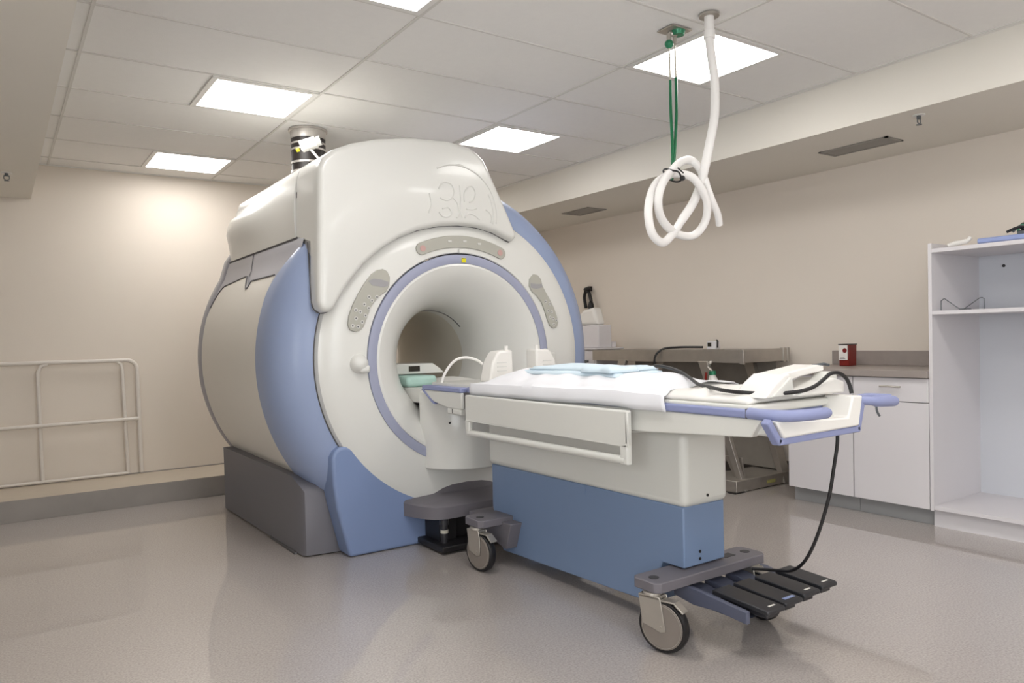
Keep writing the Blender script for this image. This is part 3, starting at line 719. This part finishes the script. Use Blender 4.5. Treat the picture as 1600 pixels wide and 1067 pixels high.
caster(1.972, 1.97, .045, 15); caster(1.965, 3.19, .03, 8); caster(2.535, 1.965, .06, -10); caster(2.535, 3.19, .03, 0)
# pedals
for i, (x, s) in enumerate(((2.205, 0), (2.325, 1), (2.452, 2), (2.582, 3))):
    y0, y1 = 1.60+.012*i, 1.845
    arm = MB().prism([(y1-.05, .155), (1.95, .19), (2.0, .19), (2.0, .15), (1.93, .135), (y1-.05, .135)], 'x', x-.035, x+.045).build('pedal_arm', 'navy', tb, bev=.003)
    p = MB().prism([(y0, .186), (y1, .198), (y1, .216), (y0+.01, .204), (y0, .2)], 'x', x-.052, x+.046).prism([(y0+.02, .165), (y1-.02, .165), (y1-.02, .19), (y0+.02, .19)], 'x', x-.03, x+.03).build('foot_pedal', 'blackp', arm, bev=.004)
    MB().box(x-.015, x+.02, y0+.022, y0+.030, .2057, .2066).build('pedal_mark', 'paperw', arm, smooth=False) if i != 1 else MB().box(x-.03, x+.03, y0+.02, y0+.035, .2055, .2066).build('pedal_mark', 'sky', arm, smooth=False)
MB().prism([(1.66, .148), (1.78, .158), (1.90, .150), (2.0, .165), (2.0, .216), (1.90, .213), (1.66, .192)], 'x', 2.115, 2.135).build('pedal_bracket', 'navy', tb, bev=.003)
MB().prism([(1.68, .155), (1.95, .165), (1.98, .150), (1.70, .145)], 'x', 2.135, 2.60).build('pedal_tray', 'navy', tb)

# ------------------------------------------------------------------ linen and pads on the table
pd = MB().grid(lambda u, v: (2.02+.49*u, 1.57+.95*v, .934+(.020+.006*sin(23*v+3*u)+.004*sin(51*v))*(1-abs(2*u-1)**6)*(1-max(0, 1-v/.06)**2)), 26, 60).build('mattress_pad', 'pad', None, solid=.012)
tag(pd, 'thin white mattress pad on the foot half of the patient table', 'mattress pad')
def sheet_fn(u, v):
    y = 1.90+1.36*v+ .03*sin(3*u)*(1-v) - .10*u*(1-v)*(-1) 
    # across: hem hangs over the near edge, dome in the middle, falls at the far side
    s = u*.74
    if s < .05: x = 1.986; z = .882+s*1.1
    elif s < .09: t = (s-.05)/.04; x = 1.986+.04*t; z = .937+.018*t
    else:
        t = (s-.09)/.65; x = 2.026+.50*t
        z = .955+.052*sin(PI*min(1, t*1.02))**.8
    e = min(1, (v)/.16, (1-v)/.12); e = max(0, e); e = e*e*(3-2*e)
    z0 = .965 if v < .5 else .937
    if x > 2.0: z = min(z, z0+(z-z0)*e) if z > z0 else z
    z += (.005*sin(17*y+5*u+2*sin(4*y))+.0035*sin(33*y-11*u)+.003*sin(9*y+14*u)) * (1 if x > 2.01 else .3)
    if x < 2.01: z += .006*sin(3.1*y+1)+.004*v; x += .003*sin(20*y)
    return (x, y, z)
sh = MB().grid(sheet_fn, 40, 70).build('white_sheet', 'sheet', None, solid=.003)
tag(sh, 'white sheet spread over the middle of the patient table', 'sheet')
def gown_layer(m, x0, x1, y0, y1, z, h, ph):
    def fn(u, v):
        y = y0+(y1-y0)*v; x = x0+(x1-x0)*u
        e = min(1, u/.12, (1-u)/.12, v/.08, (1-v)/.08); e = max(0, e)**.5
        return (x+.008*sin(9*v+ph), y, z+h*e*(.8+.2*sin(7*v+ph)*cos(5*u+ph)))
    m.grid(fn, 20, 30)
def zsheet(x):
    t = (x-2.026)/.5; return .949+.055*sin(PI*min(1, max(0, t)*1.02))**.8
gm = MB(); gown_layer(gm, 2.13, 2.44, 2.32, 3.02, .990, .024, 0)
gg = gm.build('folded_gown', 'gown', None, solid=.006)
tag(gg, 'folded pale blue gown lying on the white sheet', 'gown')
gm = MB(); gown_layer(gm, 2.16, 2.42, 2.36, 2.96, 1.012, .018, 2); gm.build('folded_layer', 'gown', gg, solid=.006)
gm = MB(); gown_layer(gm, 2.13, 2.30, 2.34, 2.55, 1.008, .028, 4); gm.build('folded_corner', 'gown', gg, solid=.006)

# surface coil at the foot end
cl = thing('surface_coil', 'white folded plastic surface coil on the foot end of the table', 'coil', (2.25, 1.58, .93))
MB().prism([(2.06, .948), (2.10, .948), (2.19, 1.01), (2.20, 1.022), (2.17, 1.022), (2.12, .995)], 'y', 1.53, 1.66).build('wedge', 'pad', cl, bev=.005)
MB().prism([(2.09, .95), (2.19, 1.012), (2.205, 1.012), (2.215, .95)], 'y', 1.525, 1.60).build('wedge_face', 'twhite', cl, bev=.005)
MB().prism([(2.16, .99), (2.17, 1.02), (2.40, 1.045), (2.44, 1.04), (2.44, 1.022), (2.30, 1.008), (2.21, .99)], 'y', 1.56, 1.66).build('top_flap', 'pad', cl, bev=.005)
MB().prism([(2.20, .948), (2.47, .945), (2.47, .985), (2.41, 1.0), (2.30, .972), (2.22, .962)], 'y', 1.50, 1.64).build('cradle_half', 'pad', cl, bev=.012, bseg=3)
MB().prism([(2.34, .97), (2.42, 1.02), (2.455, 1.02), (2.46, .96)], 'y', 1.52, 1.58).build('clip', 'twhite', cl, bev=.004)
MB().tube([(2.43, 1.60, 1.04), (2.47, 1.58, 1.045), (2.50, 1.58, 1.04)], .005, 8).build('metal_tab', 'wire', cl)
cb = MB().tube(smoothpath([(2.60, 2.66, .94), (2.53, 2.56, .985), (2.46, 2.42, 1.022), (2.40, 2.28, 1.022), (2.34, 2.15, 1.008), (2.26, 2.03, .992), (2.19, 1.92, .972), (2.12, 1.80, .970), (2.07, 1.71, .968), (2.06, 1.63, .965), (2.12, 1.56, .96), (2.18, 1.515, .962), (2.24, 1.50, .968), (2.29, 1.495, .98), (2.33, 1.49, 1.0), (2.36, 1.485, 1.017), (2.40, 1.48, 1.018), (2.435, 1.475, 1.0), (2.45, 1.47, .975), (2.455, 1.465, .945)], 6), .0068, 10).build('black_cable', 'black', None)
tag(cb, 'black cable running along the table top through the white coil', 'cable')
cd = MB().tube(smoothpath([(2.42, 1.50, .83), (2.42, 1.50, .77), (2.415, 1.51, .69), (2.41, 1.53, .57), (2.40, 1.57, .43), (2.40, 1.62, .33), (2.425, 1.69, .272), (2.45, 1.76, .248), (2.44, 1.82, .24), (2.42, 1.87, .235)], 6), .0062, 10).build('hanging_cable', 'black', None)
tag(cd, 'black cable hanging from the table end down to the foot pedals', 'cable')

# ------------------------------------------------------------------ hose and green tubes from the ceiling
hs = thing('vacuum_hose', 'white corrugated hose hanging from the ceiling, tied in loops', 'hose', (2.706, 2.277, CH))
HP = [(2.706, 2.277, 2.504), (2.747, 2.3, 2.429), (2.772, 2.306, 2.343), (2.755, 2.29, 2.232), (2.713, 2.264, 2.127), (2.662, 2.248, 2.015), (2.636, 2.254, 1.912), (2.628, 2.278, 1.826), (2.602, 2.301, 1.748), (2.54, 2.306, 1.677), (2.456, 2.289, 1.603), (2.368, 2.263, 1.559), (2.293, 2.248, 1.588), (2.276, 2.254, 1.662), (2.31, 2.278, 1.742), (2.373, 2.301, 1.817), (2.449, 2.306, 1.861), (2.511, 2.289, 1.872), (2.562, 2.263, 1.856), (2.601, 2.247, 1.807), (2.646, 2.254, 1.745), (2.658, 2.279, 1.67), (2.616, 2.301, 1.613), (2.538, 2.306, 1.604), (2.432, 2.288, 1.629), (2.352, 2.262, 1.679), (2.331, 2.247, 1.75), (2.371, 2.255, 1.819), (2.445, 2.279, 1.874), (2.526, 2.302, 1.926), (2.596, 2.306, 1.946), (2.634, 2.288, 1.913), (2.644, 2.262, 1.847), (2.667, 2.247, 1.768), (2.717, 2.255, 1.705), (2.781, 2.28, 1.678)]
hp = smoothpath([(2.707, 2.277, 2.545)]+HP[:-1]+[(2.745, 2.27, 1.66)], 14)
nn = len(hp)
MB().tube(hp, [(.0195 if i < nn*.28 else .0175 if i < nn*.92 else .015)+(.0009 if i % 2 else 0) for i in range(nn)], 14).build('hose', 'hose', hs)
MB().cyl((2.708, 2.277, 2.500), (0, 0, 1), .0265, .035, 20).cyl((2.708, 2.277, 2.53), (0, 0, 1), .022, .075, 20).build('coupling', 'hose', hs, bev=.002)
MB().cyl((2.708, 2.277, 2.5985), (0, 0, 1), .045, .009, 28).build('ceiling_flange', 'metal', hs)
MB().tube(smoothpath([(2.43, 2.255, 1.872), (2.445, 2.235, 1.862), (2.475, 2.25, 1.835), (2.48, 2.29, 1.835), (2.47, 2.33, 1.86), (2.445, 2.325, 1.885), (2.425, 2.29, 1.885), (2.43, 2.255, 1.872)], 4), .004, 8).ball((2.478, 2.245, 1.842), .012).tube([(2.455, 2.25, 1.885), (2.485, 2.245, 1.865)], .003, 6).build('tie', 'black', hs)
gt = thing('gas_outlet', 'green gas outlet on steel plate with green tubes hanging from it', 'gas outlet', (2.703, 2.485, CH))
MB().box(2.64, 2.768, 2.432, 2.534, CH-.0075, CH-.0025).build('wall_plate', 'steel', gt)
MB().cyl((2.715, 2.47, CH-.007), (0, 0, -1), .035, .02, 20, .028).build('green_collar', 'greenm', gt)
MB().tube([(2.675, 2.495, CH-.018), (2.712, 2.475, CH-.02)], .012, 10).cyl((2.673, 2.49, CH-.022), (0, 0, -1), .011, .06, 12).cyl((2.713, 2.49, CH-.022), (0, 0, -1), .009, .04, 12).build('fitting', 'metal', gt)
MB().ball((2.673, 2.49, CH-.07), .021).build('green_cap', 'greenm', gt)
G1 = [(2.673, 2.49, 2.522), (2.677, 2.49, 2.369), (2.623, 2.44, 2.193), (2.575, 2.39, 2.024), (2.472, 2.30, 1.848)]
G2 = [(2.713, 2.49, 2.542), (2.716, 2.49, 2.388), (2.66, 2.44, 2.199), (2.592, 2.39, 2.027), (2.478, 2.30, 1.86)]
for G in (G1, G2):
    MB().tube([G[0], G[1]], .0045, 8).build('clear_tube', 'clear', gt)
    MB().tube(smoothpath(G[1:], 6), .0072, 10).build('green_tube', 'green', gt)

# ------------------------------------------------------------------ grab rail at the back wall
ra = thing('grab_rail', 'cream tubular rail frame leaning against the back wall', 'rail', (.2, 6.85, .1))
yr = 6.87; R_ = .0165
def arcpts(cx, cz, r, a0, a1, n=6): return [(cx+r*cos(rad(a0+(a1-a0)*i/n)), yr, cz+r*sin(rad(a0+(a1-a0)*i/n))) for i in range(n+1)]
MB().tube([(-1.0, yr, 1.06)]+arcpts(.885, .98, .075, 90, 0)+[(.968, yr, .12)], R_).build('outer_frame', 'rail', ra)
MB().tube([(-1.0, yr-.03, .563), (.955, yr-.03, .571)], R_*.9).build('middle_bar', 'rail', ra)
MB().tube([(.815, yr-.004, 1.043), (.842, yr-.004, 1.025), (.85, yr-.004, .98), (.868, yr-.004, .12)], R_*.85).build('post', 'rail', ra)
MB().tube([(.33, yr-.004, 1.045), (.285, yr-.004, 1.03), (.262, yr-.004, .98), (.268, yr-.004, .12)], R_*.85).build('post', 'rail', ra)
MB().tube([(-.62, yr-.004, 1.045), (-.62, yr-.004, .12)], R_*.85).build('post', 'rail', ra)
MB().tube([(-1.0, yr-.01, .127), (.87, yr-.01, .127)], R_*.7).build('bottom_bar', 'rail', ra)

# ------------------------------------------------------------------ base cabinets, worktop, shelf unit
FX = 4.455
def cabinet(y0, y1, label, hy):
    t = thing('base_cabinet', label, 'cabinet', (4.75, (y0+y1)/2, 0), 'white base cabinets')
    MB().box(FX+.02, XW-.01, y0+.001, y1-.001, .10, .868).build('carcass', 'cab', t, smooth=False)
    MB().box(FX+.07, FX+.085, y0, y1, 0, .10).build('toe_kick', 'kick', t, smooth=False)
    d = MB().box(FX, FX+.018, y0+.002, y1-.002, .727, .867).build('drawer', 'cab', t, bev=.0015)
    MB().box(FX, FX+.018, y0+.002, y1-.002, .102, .722).build('door', 'cab', t, bev=.0015)
    h = MB().tube(smoothpath([(FX, hy-.06, .815), (FX-.02, hy-.052, .815), (FX-.026, hy, .817), (FX-.02, hy+.052, .815), (FX, hy+.06, .815)], 4), .0055, 8)
    h.build('handle', 'metal', d)
    MB().box(FX+.012, FX+.02, y0, y1, .10, .868).build('seam', 'gap', t, smooth=False)
cabinet(2.182, 2.650, 'white base cabinet with drawer, right one beside the tall shelf', 2.41)
cabinet(2.652, 3.125, 'white base cabinet with drawer, left one behind the table end', 2.885)
wt = thing('countertop', 'grey stone-look worktop with backsplash over the white cabinets', 'countertop', (4.75, 2.67, .87))
MB().box(4.43, XW-.001, 2.181, 3.158, .872, .914).build('slab', 'counter', wt, bev=.003)
MB().box(XW-.03, XW-.001, 2.181, 3.15, .914, 1.014).build('backsplash', 'counter', wt, bev=.002)
sp = thing('sharps_container', 'dark red sharps box with white label on the grey worktop', 'sharps box', (4.85, 2.92, .915))
MB().prism([(4.805, .915), (4.895, .915), (4.90, 1.062), (4.80, 1.062)], 'y', 2.882, 2.956).build('box', 'redd', sp, bev=.005)
lb = MB().box(4.795, 4.7975, 2.888, 2.952, .957, 1.058).build('label', 'paperw', sp, smooth=False)
MB().cyl((4.795, 2.908, 1.022), (-1, 0, 0), .016, .0012, 20).build('red_symbol', 'redd', lb)
MB().box(4.7938, 4.795, 2.905, 2.945, .965, .969).box(4.7938, 4.795, 2.91, 2.94, .975, .978).build('print', 'ink', lb, smooth=False)
MB().box(4.797, 4.903, 2.879, 2.959, 1.060, 1.066).build('lid', 'black', sp, bev=.002)
su = thing('shelf_unit', 'tall white open shelf cabinet at the right edge', 'shelf', (4.75, 1.7, 0))
ys0, ys1 = 1.05, 2.18
MB().box(FX, XW-.005, ys1-.020, ys1, .098, 1.652).build('side_panel', 'cab', su, bev=.001)
MB().box(FX, XW-.005, ys0, ys0+.020, .098, 1.652).build('side_panel', 'cab', su, bev=.001)
MB().box(XW-.015, XW-.005, ys0, ys1, .098, 1.62).build('back_panel', 'cabin', su, smooth=False)
MB().box(FX+.002, XW-.015, ys0+.02, ys1-.02, 1.597, 1.62).build('top_shelf', 'cab', su, bev=.001)
MB().box(FX+.002, XW-.015, ys0+.02, ys1-.02, 1.240, 1.262).build('middle_shelf', 'cab', su, bev=.001)
MB().box(FX+.002, XW-.015, ys0+.02, ys1-.02, .105, .128).build('bottom_shelf', 'cab', su, bev=.001)
MB().box(FX+.045, FX+.06, ys0, ys1, 0, .10).build('toe_kick', 'cab', su, smooth=False)
MB().cyl((XW-.016, 2.02, 1.53), (-1, 0, 0), .009, .004, 14).build('screw_hole', 'ink', su)
ws = MB().tube([(4.50, 2.13, 1.263), (4.50, 2.13, 1.318)]+[(4.50, 2.128-.006*i, 1.318+.006*min(i, 2)) for i in range(1, 4)]+[(4.50, 2.03, 1.268), (4.50, 2.005, 1.268), (4.50, 1.925, 1.324), (4.50, 1.912, 1.326), (4.50, 1.902, 1.32), (4.50, 1.9, 1.263)], .0028, 8)
ws.tube([(4.50, 2.03, 1.267), (4.58, 2.03, 1.267)], .0028, 8).tube([(4.50, 2.005, 1.267), (4.58, 2.005, 1.267)], .0028, 8)
tag(ws.build('wire_stand', 'wire', None), 'bent grey wire stand on the middle shelf', 'stand')
cw = MB().tube(smoothpath([(4.50, 2.09, 1.632), (4.51, 2.06, 1.640), (4.50, 2.02, 1.642), (4.50, 1.985, 1.648), (4.505, 1.97, 1.668)], 5), [.012]*5+[.015]*5+[.014]*5+[.011]*5+[.007], 10)
tag(cw.build('crumpled_cloth', 'pad', None), 'small crumpled cream cloth on the shelf top', 'cloth')
bb = MB().prism([(4.46, 1.92), (4.70, 1.92), (4.70, 1.60), (4.46, 1.60)], 'z', 1.6205, 1.650).build('blue_board', 'sky', None, bev=.008)
tag(bb, 'flat light blue foam board on the shelf top', 'board')
dv = thing('cable_bundle', 'dark bundle of gear lying on the blue board at picture edge', 'cable bundle', (4.55, 1.68, 1.65))
MB().box(4.50, 4.66, 1.60, 1.74, 1.651, 1.672).build('tray', 'wire', dv, bev=.006)
for i in range(5):
    MB().tube(smoothpath([(4.48+.02*i, 1.78-.02*i, 1.668), (4.50+.01*i, 1.73, 1.690+.004*i), (4.52, 1.68, 1.685+.007*i), (4.50+.02*i, 1.61, 1.695+.006*i)], 5), .007, 8).build('cable', ('black', 'wire', 'greenm', 'black', 'metal')[i], dv)

# ------------------------------------------------------------------ steel platform and clutter along right wall
st = thing('steel_platform', 'stainless steel platform on slanted legs along the right wall', 'platform', (4.7, 4.4, 0))
MB().box(4.46, 5.0, 3.50, 5.15, .955, 1.03).build('top_deck', 'platform', st, bev=.006)
MB().box(4.455, 4.46, 3.50, 5.15, .94, 1.035).box(4.46, 5.0, 3.495, 3.50, .94, 1.035).build('edge_lip', 'steel', st)
for xa, xb in ((4.452, 4.475), (4.93, 4.955), (4.98, 5.005)): MB().box(xa, xb, 3.486, 3.52, .93, 1.04).build('corner_cap', 'steel', st, bev=.003)
for (x0, x1, yt, yb) in ((4.44, 4.475, 3.86, 3.50), (4.90, 4.99, 3.80, 3.49), (4.44, 4.475, 4.75, 5.1), (4.92, 4.98, 4.75, 5.1)):
    MB().prism([(yt-.045, .95), (yt+.045, .95), (yb+.022, 0.005), (yb-.022, 0.005)], 'x', x0, x1).build('leg', 'steel', st, bev=.003)
MB().prism([(3.55, .24), (3.70, .24), (3.60, .06), (3.52, .06)], 'x', 4.49, 4.505).build('brace', 'steel', st)
MB().box(4.35, 5.02, 3.485, 3.80, .006, .09).build('lower_step', 'steel', st, bev=.004)
MB().box(4.33, 4.46, 3.48, 3.55, 0, .006).build('rubber_foot', 'black', st)
MB().box(4.70, 4.80, 3.483, 3.4848, .03, .055).build('yellow_tag', 'tagy', st, smooth=False)
MB().box(4.94, 4.96, 3.56, 5.1, .10, .95).build('wall_shade_sheet', 'platform', st, smooth=False)  # grey sheet standing in for the shaded wall below the deck
cx1 = MB().tube(smoothpath([(4.53, 3.93, 1.055), (4.52, 4.05, 1.056), (4.50, 4.15, 1.055), (4.47, 4.28, 1.045), (4.43, 4.33, 1.00), (4.42, 4.345, .93), (4.42, 4.35, .84), (4.42, 4.36, .6), (4.42, 4.38, .3)], 6), .009, 8).build('platform_cable', 'black', None)
tag(cx1, 'black cable arching over the steel platform and down behind the table', 'cable')
dm = thing('small_monitor', 'small white monitor standing on the steel platform', 'monitor', (4.55, 3.85, 1.03))
MB().box(4.50, 4.58, 3.76, 3.90, 1.031, 1.038).build('stand', 'steel', dm)
MB().box(4.52, 4.57, 3.79, 3.88, 1.038, 1.10).build('case', 'cab', dm, bev=.006)
MB().box(4.5175, 4.52, 3.835, 3.87, 1.06, 1.09).build('screen', 'glassd', dm, smooth=False)
MB().tube([(4.52, 3.775, 1.05), (4.52, 3.772, 1.10), (4.53, 3.79, 1.11)], .006, 8).build('side_clip', 'black', dm)
bt = thing('spray_bottle', 'white bottle with green and red nozzle hanging on the platform leg', 'bottle', (4.40, 3.72, .73))
MB().tube([(4.40, 3.715, .74), (4.40, 3.72, .81), (4.40, 3.73, .85)], [.034, .034, .022], 14).build('bottle', 'pad', bt)
MB().cyl((4.40, 3.725, .85), (0, .1, 1), .026, .03, 14).build('green_cap', 'greenm', bt)
MB().tube([(4.385, 3.775, .87), (4.385, 3.78, .80)], .010, 10).build('red_trigger', 'redd', bt)
MB().tube(smoothpath([(4.40, 3.73, .88), (4.39, 3.76, .91), (4.40, 3.74, .945), (4.42, 3.77, .93)], 4), .011, 8).build('nozzle', 'metal', bt)
wc = thing('white_cart', 'white equipment cart beside the steel platform behind scanner', 'cart', (4.7, 5.4, 0))
MB().box(4.52, 4.83, 5.17, 5.62, .04, 1.035).build('cart_body', 'cab', wc, bev=.006)
MB().box(4.50, 4.85, 5.155, 5.64, 1.035, 1.05).build('cart_top', 'cab', wc, bev=.004)
MB().box(4.512, 4.519, 5.19, 5.60, .78, 1.02).build('drawer', 'cab', wc, bev=.003)
MB().tube([(4.51, 5.28, .93), (4.48, 5.28, .93), (4.475, 5.26, .86)], .012, 8).build('tap_handle', 'wire', wc)
pb = thing('white_carton', 'white box unit stacked on the white cart', 'box', (4.72, 5.4, 1.05))
MB().box(4.57, 4.73, 5.19, 5.58, 1.051, 1.262).build('case', 'cab', pb, bev=.008)
MB().box(4.735, 4.79, 5.19, 5.27, 1.051, 1.105).build('side_foot', 'cab', pb, bev=.008)
tw = MB().prism([(5.215, 1.264), (5.50, 1.264), (5.48, 1.37), (5.42, 1.41), (5.27, 1.43)], 'x', 4.58, 4.69).build('towel_pack', 'pad', None, bev=.03, bseg=3)
tag(tw, 'soft white pack on top of the white box unit', 'pack')
hk = thing('headset', 'black headset hanging on the wall beside the blue ring', 'headset', (5.0, 5.75, 1.5))
MB().tube(smoothpath([(5.03, 5.90, 1.45), (5.02, 5.91, 1.56), (5.01, 5.87, 1.625), (5.0, 5.82, 1.61), (5.0, 5.79, 1.54), (5.0, 5.775, 1.46)], 5), .017, 10).build('band', 'black', hk)
MB().ball((4.99, 5.775, 1.46), (.03, .03, .06)).build('ear_cup', 'black', hk)
MB().ball((5.0, 5.84, 1.64), (.03, .05, .022)).box(5.02, 5.06, 5.83, 5.86, 1.62, 1.67).build('hook', 'black', hk)

for o in bpy.data.objects:
    if '_w' in o: del o['_w']
